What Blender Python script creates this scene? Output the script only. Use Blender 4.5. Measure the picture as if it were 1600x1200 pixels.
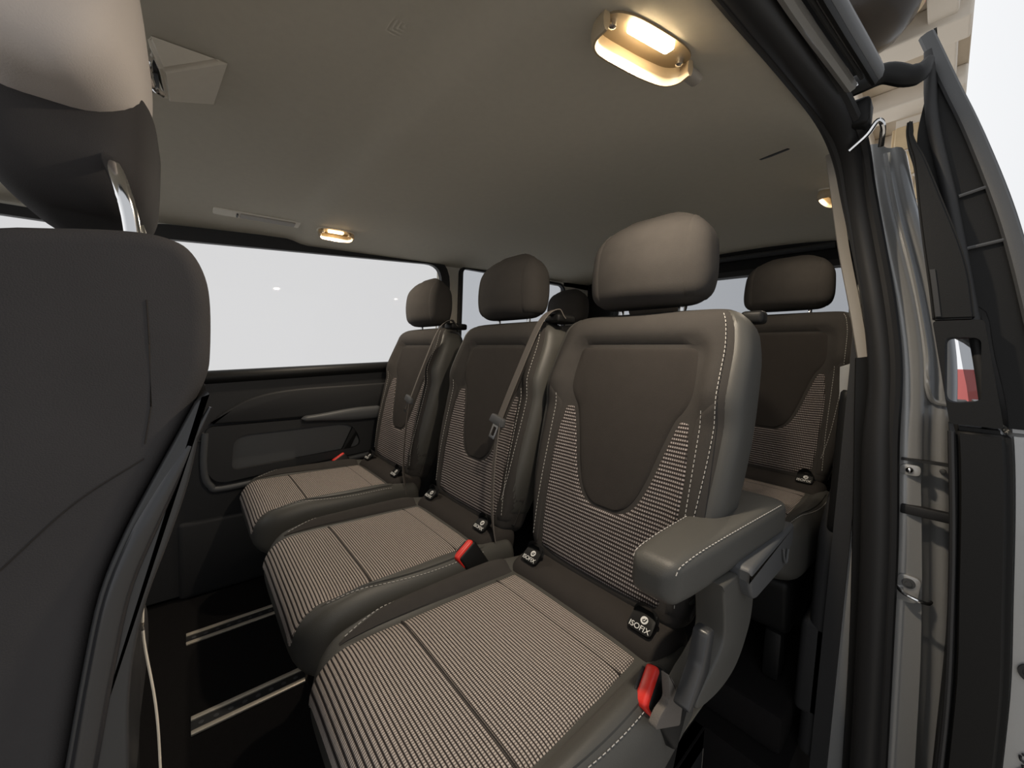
import bpy, bmesh, math, random
from math import sin, cos, pi, radians as R
from mathutils import Vector, Matrix
random.seed(7)
for o in list(bpy.data.objects): bpy.data.objects.remove(o)
SC = bpy.context.scene
COL = SC.collection

# ------------------------------------------------------------------ camera
YAW, PITCH, ROLL, FPX = R(48.866), R(3.839), R(2.311), 581.2
fw = Vector((-sin(YAW)*cos(PITCH), cos(YAW)*cos(PITCH), -sin(PITCH)))
r0 = Vector((cos(YAW), sin(YAW), 0)); u0 = r0.cross(fw)
rt = r0*cos(ROLL) + u0*sin(ROLL); up = u0*cos(ROLL) - r0*sin(ROLL)
cd = bpy.data.cameras.new('camera'); cam = bpy.data.objects.new('camera', cd); COL.objects.link(cam)
cam.matrix_world = Matrix(((rt.x, up.x, -fw.x, .965), (rt.y, up.y, -fw.y, 0), (rt.z, up.z, -fw.z, .95), (0, 0, 0, 1)))
cd.sensor_width = 36; cd.lens = FPX/1600*36; cd.clip_start = .01; cd.clip_end = 200
SC.camera = cam

# ------------------------------------------------------------------ world, exposure
SC.view_settings.view_transform = 'Standard'; SC.view_settings.look = 'None'
SC.view_settings.gamma = 1; SC.view_settings.use_curve_mapping = False
SC.view_settings.exposure = 0.7
W = bpy.data.worlds.new('world'); SC.world = W; W.use_nodes = True
nt = W.node_tree; nt.nodes.clear()
wo = nt.nodes.new('ShaderNodeOutputWorld'); bg = nt.nodes.new('ShaderNodeBackground')
tc = nt.nodes.new('ShaderNodeTexCoord'); sp = nt.nodes.new('ShaderNodeSeparateXYZ')
mr = nt.nodes.new('ShaderNodeMapRange'); mx = nt.nodes.new('ShaderNodeMix'); mx.data_type = 'RGBA'
nt.links.new(tc.outputs['Generated'], sp.inputs[0]); nt.links.new(sp.outputs['X'], mr.inputs['Value'])
mr.inputs['From Min'].default_value = -1; mr.inputs['From Max'].default_value = .6
nt.links.new(mr.outputs[0], mx.inputs['Factor'])
mx.inputs['A'].default_value = (.90, .90, .905, 1); mx.inputs['B'].default_value = (.36, .37, .385, 1)
nt.links.new(mx.outputs['Result'], bg.inputs['Color']); bg.inputs['Strength'].default_value = 1.0
nt.links.new(bg.outputs[0], wo.inputs[0])

# ------------------------------------------------------------------ materials
M = {}
def mat(name, col, rough=.6, metal=0, bump=0, bscale=200, var=0, vscale=8, coat=0, spec=.5, emit=None, estr=0, sheen=0):
    m = bpy.data.materials.new(name); m.use_nodes = True; t = m.node_tree; b = t.nodes['Principled BSDF']
    b.inputs['Base Color'].default_value = (*col, 1); b.inputs['Roughness'].default_value = rough
    b.inputs['Metallic'].default_value = metal; b.inputs['Specular IOR Level'].default_value = spec
    b.inputs['Coat Weight'].default_value = coat; b.inputs['Coat Roughness'].default_value = .08
    if sheen: b.inputs['Sheen Weight'].default_value = sheen
    co = t.nodes.new('ShaderNodeTexCoord')
    if var:
        n = t.nodes.new('ShaderNodeTexNoise'); n.inputs['Scale'].default_value = vscale; n.inputs['Detail'].default_value = 5
        t.links.new(co.outputs['Object'], n.inputs['Vector'])
        x = t.nodes.new('ShaderNodeMix'); x.data_type = 'RGBA'
        x.inputs['A'].default_value = (*[c*(1-var) for c in col], 1); x.inputs['B'].default_value = (*[min(1, c*(1+var)) for c in col], 1)
        t.links.new(n.outputs['Fac'], x.inputs['Factor']); t.links.new(x.outputs['Result'], b.inputs['Base Color'])
    if bump:
        n2 = t.nodes.new('ShaderNodeTexNoise'); n2.inputs['Scale'].default_value = bscale; n2.inputs['Detail'].default_value = 2
        t.links.new(co.outputs['Object'], n2.inputs['Vector'])
        bp = t.nodes.new('ShaderNodeBump'); bp.inputs['Strength'].default_value = bump; bp.inputs['Distance'].default_value = .002
        t.links.new(n2.outputs['Fac'], bp.inputs['Height']); t.links.new(bp.outputs[0], b.inputs['Normal'])
    if emit:
        b.inputs['Emission Color'].default_value = (*emit, 1); b.inputs['Emission Strength'].default_value = estr
    M[name] = m; return m
mat('fabric', (.046, .042, .039), .95, bump=.25, bscale=900, var=.12, vscale=30, spec=.2)
mat('fabric_panel', (.034, .030, .0275), .95, bump=.25, bscale=900, var=.1, vscale=30, spec=.2)
mat('leatherette', (.064, .062, .056), .5, bump=.15, bscale=700, spec=.45)
mat('front_fabric', (.049, .046, .0465), .9, bump=.2, bscale=900, var=.12, vscale=20, spec=.2)
mat('lamplit_fabric', (.60, .545, .51), .8, bump=.15, bscale=700, spec=.3)  # front headrest cloth, lightened in its colour to look lit by the lamp
mat('plastic', (.009, .009, .009), .5, bump=.1, bscale=600, spec=.22)
mat('plastic_grey', (.07, .072, .075), .5, bump=.1, bscale=600)
mat('shell_plastic', (.034, .0345, .036), .34, spec=.5)
mat('shell_gloss', (.022, .022, .024), .22, spec=.7)
mat('trim_dark', (.028, .028, .029), .6, bump=.15, bscale=500, spec=.28)
mat('rubber', (.018, .018, .019), .55)
mat('rubber_soft', (.022, .022, .023), .45, spec=.35)
mat('carpet', (.012, .011, .011), 1, bump=.6, bscale=500, spec=.1)
mat('headliner', (.80, .75, .65), .95, bump=.1, bscale=800, var=.04, vscale=60, spec=.1)
mat('beige_trim', (.36, .33, .29), .6)
mat('chrome', (.8, .8, .8), .12, 1)
mat('brass', (.55, .48, .36), .3, 1)
mat('alu', (.80, .71, .58), .4, .5, var=.15, vscale=40)
mat('paint', (.42, .42, .415), .3, .2, coat=.8, var=.04, vscale=300)
mat('red', (.72, .03, .02), .4)
mat('webbing', (.12, .105, .092), .8, bump=.4, bscale=500)
mat('stitch', (.50, .48, .45), .8)
mat('white_print', (.75, .75, .73), .6)
mat('lamp_housing', (.30, .23, .14), .4)
mat('lamp_scoop', (.46, .37, .25), .4)
mat('lamp_lens', (1, .85, .6), .3, emit=(1, .72, .38), estr=7)
mat('lamp_lens_hot', (1, .85, .6), .3, emit=(1, .78, .48), estr=18)
mat('concrete', (.55, .47, .37), .9, bump=.3, bscale=40, var=.12, vscale=4)
mat('concrete_pale', (.68, .62, .54), .9, bump=.2, bscale=40, var=.08, vscale=4)
mat('brick_tan', (.58, .45, .28), .9, bump=.3, bscale=60, var=.15, vscale=12)
mat('ground', (.55, .50, .43), .85, bump=.2, bscale=30, var=.15, vscale=2)
mat('dome_black', (.030, .022, .016), .3, .0, coat=.15, var=.6, vscale=5, spec=.3)
mat('yellow', (.75, .6, .02), .5)
mat('red_wall', (.62, .16, .15), .7, var=.1, vscale=3)
mat('cardboard', (.42, .32, .2), .9, var=.1)
def glass(name, tint, gl=.06):
    m = bpy.data.materials.new(name); m.use_nodes = True; t = m.node_tree; t.nodes.clear()
    o = t.nodes.new('ShaderNodeOutputMaterial'); x = t.nodes.new('ShaderNodeMixShader'); a = t.nodes.new('ShaderNodeBsdfTransparent')
    g = t.nodes.new('ShaderNodeBsdfGlossy'); g.inputs['Roughness'].default_value = .02
    a.inputs[0].default_value = (*tint, 1); x.inputs[0].default_value = gl
    t.links.new(a.outputs[0], x.inputs[1]); t.links.new(g.outputs[0], x.inputs[2]); t.links.new(x.outputs[0], o.inputs[0]); M[name] = m
glass('glass', (.69, .69, .69), .005); glass('glass_tinted', (.58, .59, .605), .015)
def weave(name, rp, cp, rl, rh, cl, ch, ck, A, B):
    """ribbed seat cloth: ribs across the seat, each rib broken into pale dashes"""
    m = bpy.data.materials.new(name); m.use_nodes = True; t = m.node_tree; b = t.nodes['Principled BSDF']
    uv = t.nodes.new('ShaderNodeUVMap'); sx = t.nodes.new('ShaderNodeSeparateXYZ'); t.links.new(uv.outputs[0], sx.inputs[0])
    def wave(src, per, lo, hi):
        d = t.nodes.new('ShaderNodeMath'); d.operation = 'PINGPONG'; d.inputs[1].default_value = per/2; t.links.new(src, d.inputs[0])
        r_ = t.nodes.new('ShaderNodeMapRange'); r_.interpolation_type = 'SMOOTHSTEP'; r_.inputs['From Min'].default_value = lo*per/2; r_.inputs['From Max'].default_value = hi*per/2
        t.links.new(d.outputs[0], r_.inputs['Value']); return r_.outputs[0]
    rows = wave(sx.outputs['Y'], rp, rl, rh); cols = wave(sx.outputs['X'], cp, cl, ch)
    k = t.nodes.new('ShaderNodeMath'); k.operation = 'MULTIPLY_ADD'; t.links.new(cols, k.inputs[0]); k.inputs[1].default_value = ck; k.inputs[2].default_value = 1-ck
    p = t.nodes.new('ShaderNodeMath'); p.operation = 'MULTIPLY'; t.links.new(rows, p.inputs[0]); t.links.new(k.outputs[0], p.inputs[1])
    nz = t.nodes.new('ShaderNodeTexNoise'); nz.inputs['Scale'].default_value = 1.6; nz.inputs['Detail'].default_value = 3; t.links.new(uv.outputs[0], nz.inputs['Vector'])
    lt = t.nodes.new('ShaderNodeMix'); lt.data_type = 'RGBA'; lt.inputs['A'].default_value = (*A, 1); lt.inputs['B'].default_value = (*B, 1); t.links.new(nz.outputs['Fac'], lt.inputs['Factor'])
    x = t.nodes.new('ShaderNodeMix'); x.data_type = 'RGBA'; x.inputs['A'].default_value = (.026, .021, .020, 1)
    t.links.new(p.outputs[0], x.inputs['Factor']); t.links.new(lt.outputs['Result'], x.inputs['B'])
    t.links.new(x.outputs['Result'], b.inputs['Base Color']); b.inputs['Roughness'].default_value = .9; b.inputs['Specular IOR Level'].default_value = .2
    bp = t.nodes.new('ShaderNodeBump'); bp.inputs['Strength'].default_value = .7; bp.inputs['Distance'].default_value = .002
    t.links.new(p.outputs[0], bp.inputs['Height']); t.links.new(bp.outputs[0], b.inputs['Normal']); M[name] = m
weave('weave', .57, .36, .12, .60, .14, .64, .68, (.42, .36, .325), (.64, .565, .51))
weave('weave_back', .80, .48, .30, .72, .28, .66, .82, (.30, .26, .25), (.50, .45, .43))

# ------------------------------------------------------------------ helpers
def link(name, me, m, parent=None, smooth=True):
    o = bpy.data.objects.new(name, me); COL.objects.link(o)
    if m: me.materials.append(M[m])
    if smooth:
        for p in me.polygons: p.use_smooth = True
        try: me.set_sharp_from_angle(angle=R(42))
        except Exception: pass
    if parent: o.parent = parent
    return o
def obj(name, bm, m, parent=None, smooth=True):
    bmesh.ops.recalc_face_normals(bm, faces=bm.faces)
    me = bpy.data.meshes.new(name); bm.to_mesh(me); bm.free(); return link(name, me, m, parent, smooth)
def tag(o, label=None, cat=None, group=None, kind=None):
    if label: o['label'] = label
    if cat: o['category'] = cat
    if group: o['group'] = group
    if kind: o['kind'] = kind
    return o
def empty(name, loc, label, cat, group=None, kind=None, rz=0):
    o = bpy.data.objects.new(name, None); COL.objects.link(o); o.location = loc; o.rotation_euler.z = rz; o.empty_display_size = .05
    return tag(o, label, cat, group, kind)
def struct(o, label, cat): return tag(o, label, cat, None, 'structure')
def NB(): return bmesh.new()
def box(bm, x0, x1, y0, y1, z0, z1, bev=0, seg=2, mtx=None):
    vs = [bm.verts.new((x, y, z)) for x in (x0, x1) for y in (y0, y1) for z in (z0, z1)]
    fs = [(0,1,3,2), (4,6,7,5), (0,4,5,1), (2,3,7,6), (0,2,6,4), (1,5,7,3)]
    F = [bm.faces.new([vs[i] for i in f]) for f in fs]
    if bev:
        es = {e for f in F for e in f.edges}
        r = bmesh.ops.bevel(bm, geom=list(es), offset=bev, segments=seg, affect='EDGES', profile=.5)
        vs = list({v for f in r['faces'] for v in f.verts} | {v for v in vs if v.is_valid})
    if mtx is not None:
        for v in vs: v.co = mtx @ v.co
    return vs
def cr(pts, n=8, closed=False):
    P = [Vector(p) for p in pts]; out = []; N = len(P)
    for i in range(N if closed else N-1):
        a = P[(i-1) % N] if closed or i > 0 else P[0]*2-P[1]; b = P[i]; c = P[(i+1) % N]
        d = P[(i+2) % N] if closed or i+2 < N else P[-1]*2-P[-2]
        for k in range(n):
            t = k/n; out.append(.5*((2*b)+(c-a)*t+(2*a-5*b+4*c-d)*t*t+(3*b-a-3*c+d)*t**3))
    if not closed: out.append(P[-1])
    return out
def tube(bm, pts, r, seg=10, rb=None, upv=(0,0,1), cap=True, rads=None):
    """tube; r across, rb along upv (ellipse)"""
    P = [Vector(p) for p in pts]; rb = rb or r; rings = []
    for i, p in enumerate(P):
        t = (P[min(i+1, len(P)-1)]-P[max(i-1, 0)]).normalized()
        s = t.cross(Vector(upv))
        if s.length < 1e-4: s = t.cross(Vector((1,0,0)))
        s.normalize(); u = s.cross(t).normalized(); k = rads[i] if rads else 1
        rings.append([bm.verts.new(p + s*cos(2*pi*j/seg)*r*k + u*sin(2*pi*j/seg)*rb*k) for j in range(seg)])
    for a, b in zip(rings, rings[1:]):
        for j in range(seg): bm.faces.new((a[j], a[(j+1) % seg], b[(j+1) % seg], b[j]))
    if cap: bm.faces.new(rings[0][::-1]); bm.faces.new(rings[-1])
def ribbon(bm, pts, w, th, wdir=(1,0,0)):
    """flat strap: width along wdir, thickness across"""
    P = [Vector(p) for p in pts]; rings = []
    for i, p in enumerate(P):
        t = (P[min(i+1, len(P)-1)]-P[max(i-1, 0)]).normalized(); s = Vector(wdir); s = (s-t*s.dot(t)).normalized(); n = s.cross(t).normalized()
        rings.append([bm.verts.new(p+s*a*w/2+n*b*th/2) for a, b in ((-1,-1), (1,-1), (1,1), (-1,1))])
    for a, b in zip(rings, rings[1:]):
        for j in range(4): bm.faces.new((a[j], a[(j+1) % 4], b[(j+1) % 4], b[j]))
    bm.faces.new(rings[0][::-1]); bm.faces.new(rings[-1])
def lathe(bm, prof, seg=24, mtx=Matrix.Identity(4)):
    rings = [[bm.verts.new(mtx @ Vector((r*cos(2*pi*j/seg), r*sin(2*pi*j/seg), z))) for j in range(seg)] if r > 1e-6 else [bm.verts.new(mtx @ Vector((0,0,z)))] for r, z in prof]
    for a, b in zip(rings, rings[1:]):
        for j in range(seg):
            k = (j+1) % seg
            if len(a) == 1 and len(b) == 1: continue
            if len(a) == 1: bm.faces.new((a[0], b[j], b[k]))
            elif len(b) == 1: bm.faces.new((a[j], a[k], b[0]))
            else: bm.faces.new((a[j], a[k], b[k], b[j]))
    if len(rings[0]) > 1: bm.faces.new(rings[0][::-1])
    if len(rings[-1]) > 1: bm.faces.new(rings[-1])
def prism(bm, pts2, a0, a1, axis='x', bev=0, seg=2):
    """extrude a 2D outline between a0 and a1 with rounded rims; axis x: pts=(y,z); y: (x,z); z: (x,y)"""
    mk = {'x': lambda a, p: (a, p[0], p[1]), 'y': lambda a, p: (p[0], a, p[1]), 'z': lambda a, p: (p[0], p[1], a)}[axis]
    q = [pts2[0]]
    for p in pts2[1:]:
        if (Vector(p)-Vector(q[-1])).length > 1e-5: q.append(p)
    if (Vector(q[0])-Vector(q[-1])).length < 1e-5: q.pop()
    pts2 = [tuple(p)[:2] for p in q]; n = len(pts2); lv = [(a0, 0), (a1, 0)]
    if bev:
        sg = 1 if a1 > a0 else -1; k = max(2, seg)
        lo = [(a0+sg*bev*(1-cos(pi/2*i/k)), bev*(1-sin(pi/2*i/k))) for i in range(k+1)]
        lv = lo + [(a1-(a-a0), d) for a, d in reversed(lo)]
    rings = [[bm.verts.new(mk(a, p)) for p in (offs(pts2, -d) if d > 1e-7 else pts2)] for a, d in lv]
    bm.faces.new(rings[0][::-1]); bm.faces.new(rings[-1])
    for A, B in zip(rings, rings[1:]):
        for i in range(n): bm.faces.new((A[i], A[(i+1) % n], B[(i+1) % n], B[i]))
def ringframe(bm, inner, outer, f):
    """frame between two outlines of the same count; f(p, side)->3D for side 0 (front) / 1 (back)"""
    n = len(inner)
    I = [[bm.verts.new(f(p, s)) for p in inner] for s in (0, 1)]; O = [[bm.verts.new(f(p, s)) for p in outer] for s in (0, 1)]
    for i in range(n):
        j = (i+1) % n
        bm.faces.new((I[0][i], I[0][j], O[0][j], O[0][i])); bm.faces.new((I[1][i], O[1][i], O[1][j], I[1][j]))
        bm.faces.new((I[0][i], I[1][i], I[1][j], I[0][j])); bm.faces.new((O[0][i], O[0][j], O[1][j], O[1][i]))
def rquad(c, r, n=6):
    """rounded polygon from corner points (2D)"""
    out = []; N = len(c)
    for i in range(N):
        p = Vector(c[i]); a = (Vector(c[i-1])-p); b = (Vector(c[(i+1) % N])-p); rr = r[i] if isinstance(r, (list, tuple)) else r
        p0 = p+a.normalized()*rr; p1 = p+b.normalized()*rr
        for k in range(n+1):
            t = k/n; out.append(tuple(p0*(1-t)**2+p*2*t*(1-t)+p1*t*t))
    return out
def offs(poly, d):
    n = len(poly); out = []
    cx = sum(p[0] for p in poly)/n; cy = sum(p[1] for p in poly)/n
    A = sum(poly[i][0]*poly[(i+1) % n][1]-poly[(i+1) % n][0]*poly[i][1] for i in range(n)); s = 1 if A > 0 else -1
    for i in range(n):
        t = Vector(poly[(i+1) % n])-Vector(poly[i-1])
        if t.length < 1e-9: out.append(poly[i]); continue
        t.normalize(); out.append((poly[i][0]+t.y*d*s, poly[i][1]-t.x*d*s))
    return out
def grid(bm, nu, nv, f, uvf=None, cu=False):
    V = [[bm.verts.new(f(i/nu, j/nv)) for i in range(nu if cu else nu+1)] for j in range(nv+1)]
    uvl = bm.loops.layers.uv.verify() if uvf else None
    for j in range(nv):
        for i in range(nu):
            k = (i+1) % nu if cu else i+1
            q = (V[j][i], V[j][k], V[j+1][k], V[j+1][i])
            fc = bm.faces.new(q)
            if uvl:
                for l, (a, b) in zip(fc.loops, ((i, j), (i+1, j), (i+1, j+1), (i, j+1))): l[uvl].uv = uvf(a/nu, b/nv)
    return V
def sst(a, b, t):
    k = min(1, max(0, (t-a)/(b-a))); return k*k*(3-2*k)
def interp(tab, s):
    """smooth table lookup (monotone cubic)"""
    if s <= tab[0][0]: return tab[0][1]
    if s >= tab[-1][0]: return tab[-1][1]
    n = len(tab); d = [(tab[i+1][1]-tab[i][1])/(tab[i+1][0]-tab[i][0]) for i in range(n-1)]
    m = [d[0]]+[0 if d[i-1]*d[i] <= 0 else 2*d[i-1]*d[i]/(d[i-1]+d[i]) for i in range(1, n-1)]+[d[-1]]
    for i in range(n-1):
        if s <= tab[i+1][0]:
            h = tab[i+1][0]-tab[i][0]; t = (s-tab[i][0])/h
            return tab[i][1]*(2*t**3-3*t*t+1)+m[i]*h*(t**3-2*t*t+t)+tab[i+1][1]*(3*t*t-2*t**3)+m[i+1]*h*(t**3-t*t)

class Pillow:
    """soft padded body: closed superellipse section swept along s with rounded ends. frame: origin, X, N(front), A(axis)"""
    def __init__(self, o, X, N, A, L, W, T, r0, r1, n=4, bol=None):
        self.o, self.X, self.N, self.A = Vector(o), Vector(X), Vector(N), Vector(A)
        self.L, self.W, self.T, self.r0, self.r1, self.n, self.bol = L, W, T, r0, r1, n, bol or (lambda x, s: 0)
    def ins(self, s):
        i = 0
        if s < self.r0: d = self.r0-s; i = self.r0-math.sqrt(max(0, self.r0**2-d*d))
        if s > self.L-self.r1: d = s-(self.L-self.r1); i = self.r1-math.sqrt(max(0, self.r1**2-d*d))
        return i
    def dims(self, s):
        i = self.ins(s); return max(.002, self.W(s)-2*i), max(.002, self.T(s)-2*i)
    def at(self, a, s):
        w, t = self.dims(s); e = 2/self.n; c, d = cos(a), sin(a)
        x = w/2*math.copysign(abs(c)**e, c); y = t/2*math.copysign(abs(d)**e, d)
        if d > 0:
            i = self.ins(s); y += self.bol(x, s)*min(1, abs(d)**e*1.15)*max(0, 1-i/max(self.r0, self.r1, .01))
        return self.o + self.X*x + self.N*y + self.A*s
    def nrm(self, a, s):
        e = .004; s = min(max(s, e*1.2), self.L-e*1.2)
        return ((self.at(a+.01, s)-self.at(a-.01, s)).cross(self.at(a, s+e)-self.at(a, s-e))).normalized()
    def ang(self, x, s):
        w, _ = self.dims(s); q = min(1, abs(2*x/w)); return math.acos(math.copysign(q**(self.n/2), x))
    def on(self, x, s, h=0):
        s = min(max(s, .0005), self.L-.0005); a = self.ang(x, s); a = min(max(a, .02), pi-.02)
        p = self.at(a, s)
        if h:
            nn = self.nrm(a, s)
            if nn.dot(self.N)+nn.dot(self.A)*(1 if s > self.L/2 else -1)*.5 < -.2: nn = -nn
            p = p+nn*h
        return p
    def rows(self, n):
        out = []; k = 7
        out += [self.r0*(1-cos(pi/2*i/k)) for i in range(k)]
        out += [self.r0+(self.L-self.r0-self.r1)*i/n for i in range(n)]
        out += [self.L-self.r1+self.r1*sin(pi/2*i/k) for i in range(k+1)]
        return out
    def body(self, name, m, parent, seg=64, n=26):
        bm = NB(); S = self.rows(n)
        rings = [[bm.verts.new(self.at(2*pi*(j+.5)/seg, s)) for j in range(seg)] for s in S]
        for a, b in zip(rings, rings[1:]):
            for j in range(seg): bm.faces.new((a[j], a[(j+1) % seg], b[(j+1) % seg], b[j]))
        bm.faces.new(rings[0][::-1]); bm.faces.new(rings[-1])
        return obj(name, bm, m, parent)
    def patch(self, name, m, parent, fxs, nu, nv, h=.004, tuck=-.004, eu=(1,1), ev=(1,1), pw=10):
        """upholstery panel laid on the front; fxs(u,v)->(x,s)"""
        bm = NB()
        def f(u, v):
            x, s = fxs(u, v); k = 1
            a = abs(2*u-1); b = abs(2*v-1)
            if eu[0 if u < .5 else 1]: k = min(k, 1-a**pw)
            if ev[0 if v < .5 else 1]: k = min(k, 1-b**pw)
            return self.on(x, s, tuck+(h-tuck)*math.sqrt(max(0, k)))
        def uvf(u, v): x, s = fxs(u, v); return (x*100, s*100)
        grid(bm, nu, nv, f, uvf); return obj(name, bm, m, parent)
    def wrap(self, name, m, parent, fas, nu, nv, h=.003, tuck=-.003, pw=14, flip=1):
        """panel in (angle, s) space so that it can wrap the flank"""
        bm = NB()
        def f(u, v):
            a, s = fas(u, v); k = min(1-abs(2*u-1)**pw, 1-abs(2*v-1)**pw)
            nn = self.nrm(a, s); c = self.at(a, s)-(self.o+self.A*s)
            if nn.dot(c) < 0: nn = -nn
            return self.at(a, s)+nn*(tuck+(h-tuck)*math.sqrt(max(0, k)))
        grid(bm, nu, nv, f); return obj(name, bm, m, parent)
def stitches(name, pts, parent, ln=.0055, gap=.0035, r=.0007, m='stitch'):
    P = [Vector(p) for p in pts]; bm = NB(); d = 0; acc = []
    for a, b in zip(P, P[1:]):
        acc.append((d, a, b)); d += (b-a).length
    def at(t):
        for d0, a, b in reversed(acc):
            if t >= d0: return a+(b-a)*min(1, (t-d0)/max(1e-6, (b-a).length))
        return P[0]
    t = 0
    while t+ln < d:
        p, q = at(t), at(t+ln)
        if (q-p).length > 1e-4: tube(bm, [p, q], r, 5)
        t += ln+gap
    return obj(name, bm, m, parent)
def textmesh(name, s, size, mtx, m, parent, ext=.0004, align='CENTER'):
    c = bpy.data.curves.new(name, 'FONT'); c.body = s; c.size = size; c.align_x = align; c.align_y = 'CENTER'; c.extrude = ext
    t = bpy.data.objects.new('tmp', c); COL.objects.link(t)
    bpy.context.view_layer.update()
    me = bpy.data.meshes.new_from_object(t.evaluated_get(bpy.context.evaluated_depsgraph_get())); bpy.data.objects.remove(t); bpy.data.curves.remove(c)
    me.transform(mtx); me.materials.clear(); return link(name, me, m, parent, smooth=False)
def copy_tree(o, parent=None):
    c = o.copy(); COL.objects.link(c); c.parent = parent
    if parent: c.matrix_parent_inverse = o.matrix_parent_inverse
    for ch in [k for k in bpy.data.objects if k.parent == o]: copy_tree(ch, c)
    return c
def area(name, loc, rot, size, power, col, parent=None):
    l = bpy.data.lights.new(name, 'AREA'); l.shape = 'DISK'; l.size = size; l.energy = power*.5; l.color = col
    o = bpy.data.objects.new(name, l); COL.objects.link(o); o.location = loc; o.rotation_euler = rot
    if parent: o.parent = parent
    return o

# ================================================================== VAN SHELL
def zc(x, y):       # headliner height
    return 1.378+.075*max(y, -.5)-.018*sst(.31, .385, y)+.065*(1-min(1, abs(x/(.79 if x > 0 else .85)))**3)
bm = NB(); ys = [-1.15+i*.05 for i in range(0, 71)]
def cf(u, v):
    y = -1.15+3.47*v; x = -.85+u*(1.605-.05*sst(.3, -.2, y)+.03*sst(.5, 1.1, y)); return (x, y, zc(x, y))
grid(bm, 48, 140, cf)
r = bmesh.ops.solidify(bm, geom=bm.faces[:], thickness=-.03)
struct(obj('ceiling', bm, 'headliner'), 'warm grey fabric headliner of the van roof', 'ceiling')
# roof skin above the headliner
bm = NB(); grid(bm, 24, 40, lambda u, v: (-.88+u*1.67, -1.3+3.75*v, zc(-.85+u*1.64, -1.3+3.75*v)+.05))
bmesh.ops.solidify(bm, geom=bm.faces[:], thickness=.012)
struct(obj('ceiling', bm, 'paint'), 'grey painted metal roof skin above the headliner', 'roof')

# floor, step well, third row riser
bm = NB(); box(bm, -.86, .63, -1.3, 2.35, -.06, 0)
struct(obj('floor', bm, 'carpet'), 'black rubber floor of the passenger compartment', 'floor')
bm = NB(); box(bm, .63, .80, 1.02, 2.35, -.3, 0); box(bm, .63, .93, -1.3, -.25, -.3, 0)
struct(obj('floor', bm, 'carpet'), 'black floor edges around the entry step', 'floor')
bm = NB(); box(bm, .60, .95, -.25, 1.10, -.26, -.22, .006)
st = struct(obj('floor', bm, 'plastic_grey'), 'grey plastic entry step below the open sliding door', 'step')
bm = NB()
for i in range(5): box(bm, .65+i*.05, .675+i*.05, -.2, 1.04, -.2205, -.215, .002)
obj('tread_ribs', bm, 'rubber', st)
bm = NB(); box(bm, .60, .63, -.25, 1.02, -.22, 0, .004)
struct(obj('trim_4', bm, 'trim_dark'), 'black riser below the floor edge at the entry step', 'trim')
bm = NB(); box(bm, -.80, .78, 1.08, 2.33, 0, .10, .01)
struct(obj('floor', bm, 'carpet'), 'raised black carpet platform under the third row seats', 'floor')

# ---- far side wall
WT = lambda y: 1.324+.115*y        # window top line
WB = lambda y: .850+.075*y         # belt line
XW = -.86
wall = empty('wall_left', (XW, 0, 0), 'black lower side wall trim opposite the open door', 'wall', kind='structure')
def wl(name, quads, m, x0=-.89, x1=-.86, par=wall):
    bm = NB()
    for q in quads:
        prism(bm, q, x0, x1, 'x')
    o = obj(name, bm, m, par, smooth=False); o.location = (-XW, 0, 0); return o
wl('lower_skin', [[(-1.3, -.06), (2.35, -.06), (2.35, WB(2.35)), (-1.3, WB(-1.3))]], 'trim_dark')
wl('pillar_panel', [[(1.04, .85), (1.176, .85), (1.176, 1.6), (1.04, 1.6)], [(2.05, 1.0), (2.35, 1.0), (2.35, 1.62), (2.05, 1.62)], [(-.22, .8), (-.12, .8), (-.12, 1.5), (-.22, 1.5)]], 'headliner')
wl('header_panel', [[(-1.3, 1.27), (-.12, 1.36), (1.10, 1.49), (1.176, 1.455), (2.35, 1.50), (2.35, 1.66), (-1.3, 1.42)]], 'headliner')
# window frames and panes
def side_window(nm, c, rad, fr, lab, tint, x=-.86, d=1):
    inner = rquad(c, rad); outer = offs(inner, fr)
    w = empty(nm, (x, c[0][0], c[0][1]), lab, 'window', kind='structure')
    bm = NB(); ringframe(bm, inner, outer, lambda p, s: (x+(.028 if s == 0 else .002)*d, p[0], p[1]))
    bmesh.ops.bevel(bm, geom=[e for e in bm.edges if abs(e.verts[0].co.x-x-.028*d) < 1e-4 and abs(e.verts[1].co.x-x-.028*d) < 1e-4 and len(e.link_faces) == 2 and abs(e.calc_face_angle(0)) > 1], offset=.008, segments=3, affect='EDGES')
    o = obj('window_frame', bm, 'rubber', w); o.location = (-x, -c[0][0], -c[0][1])
    bm = NB(); big = offs(inner, .01); prism(bm, big, x+.006*d, x+.010*d, 'x')
    g = obj('pane', bm, tint, w, smooth=False); g.location = (-x, -c[0][0], -c[0][1]); return w
side_window('window_1', [(-.08, WB(-.08)), (1.055, WB(1.055)), (1.035, WT(1.035)-.005), (-.08, WT(-.08))], [.03, .05, .09, .04], .05, 'large white side window behind the second row seats', 'glass')
side_window('window_2', [(1.174, .95), (2.047, 1.002), (2.027, 1.483), (1.174, 1.446)], [.04, .05, .06, .03], .016, 'rear side window between the far headrests and tailgate', 'glass_tinted')
side_window('window_3', [(-1.086, .857), (-.248, .857), (-.248, 1.312), (-.776, 1.291)], [.04, .03, .03, .1], .03, 'front side window glimpsed above the front seat backrest', 'glass')

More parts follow.
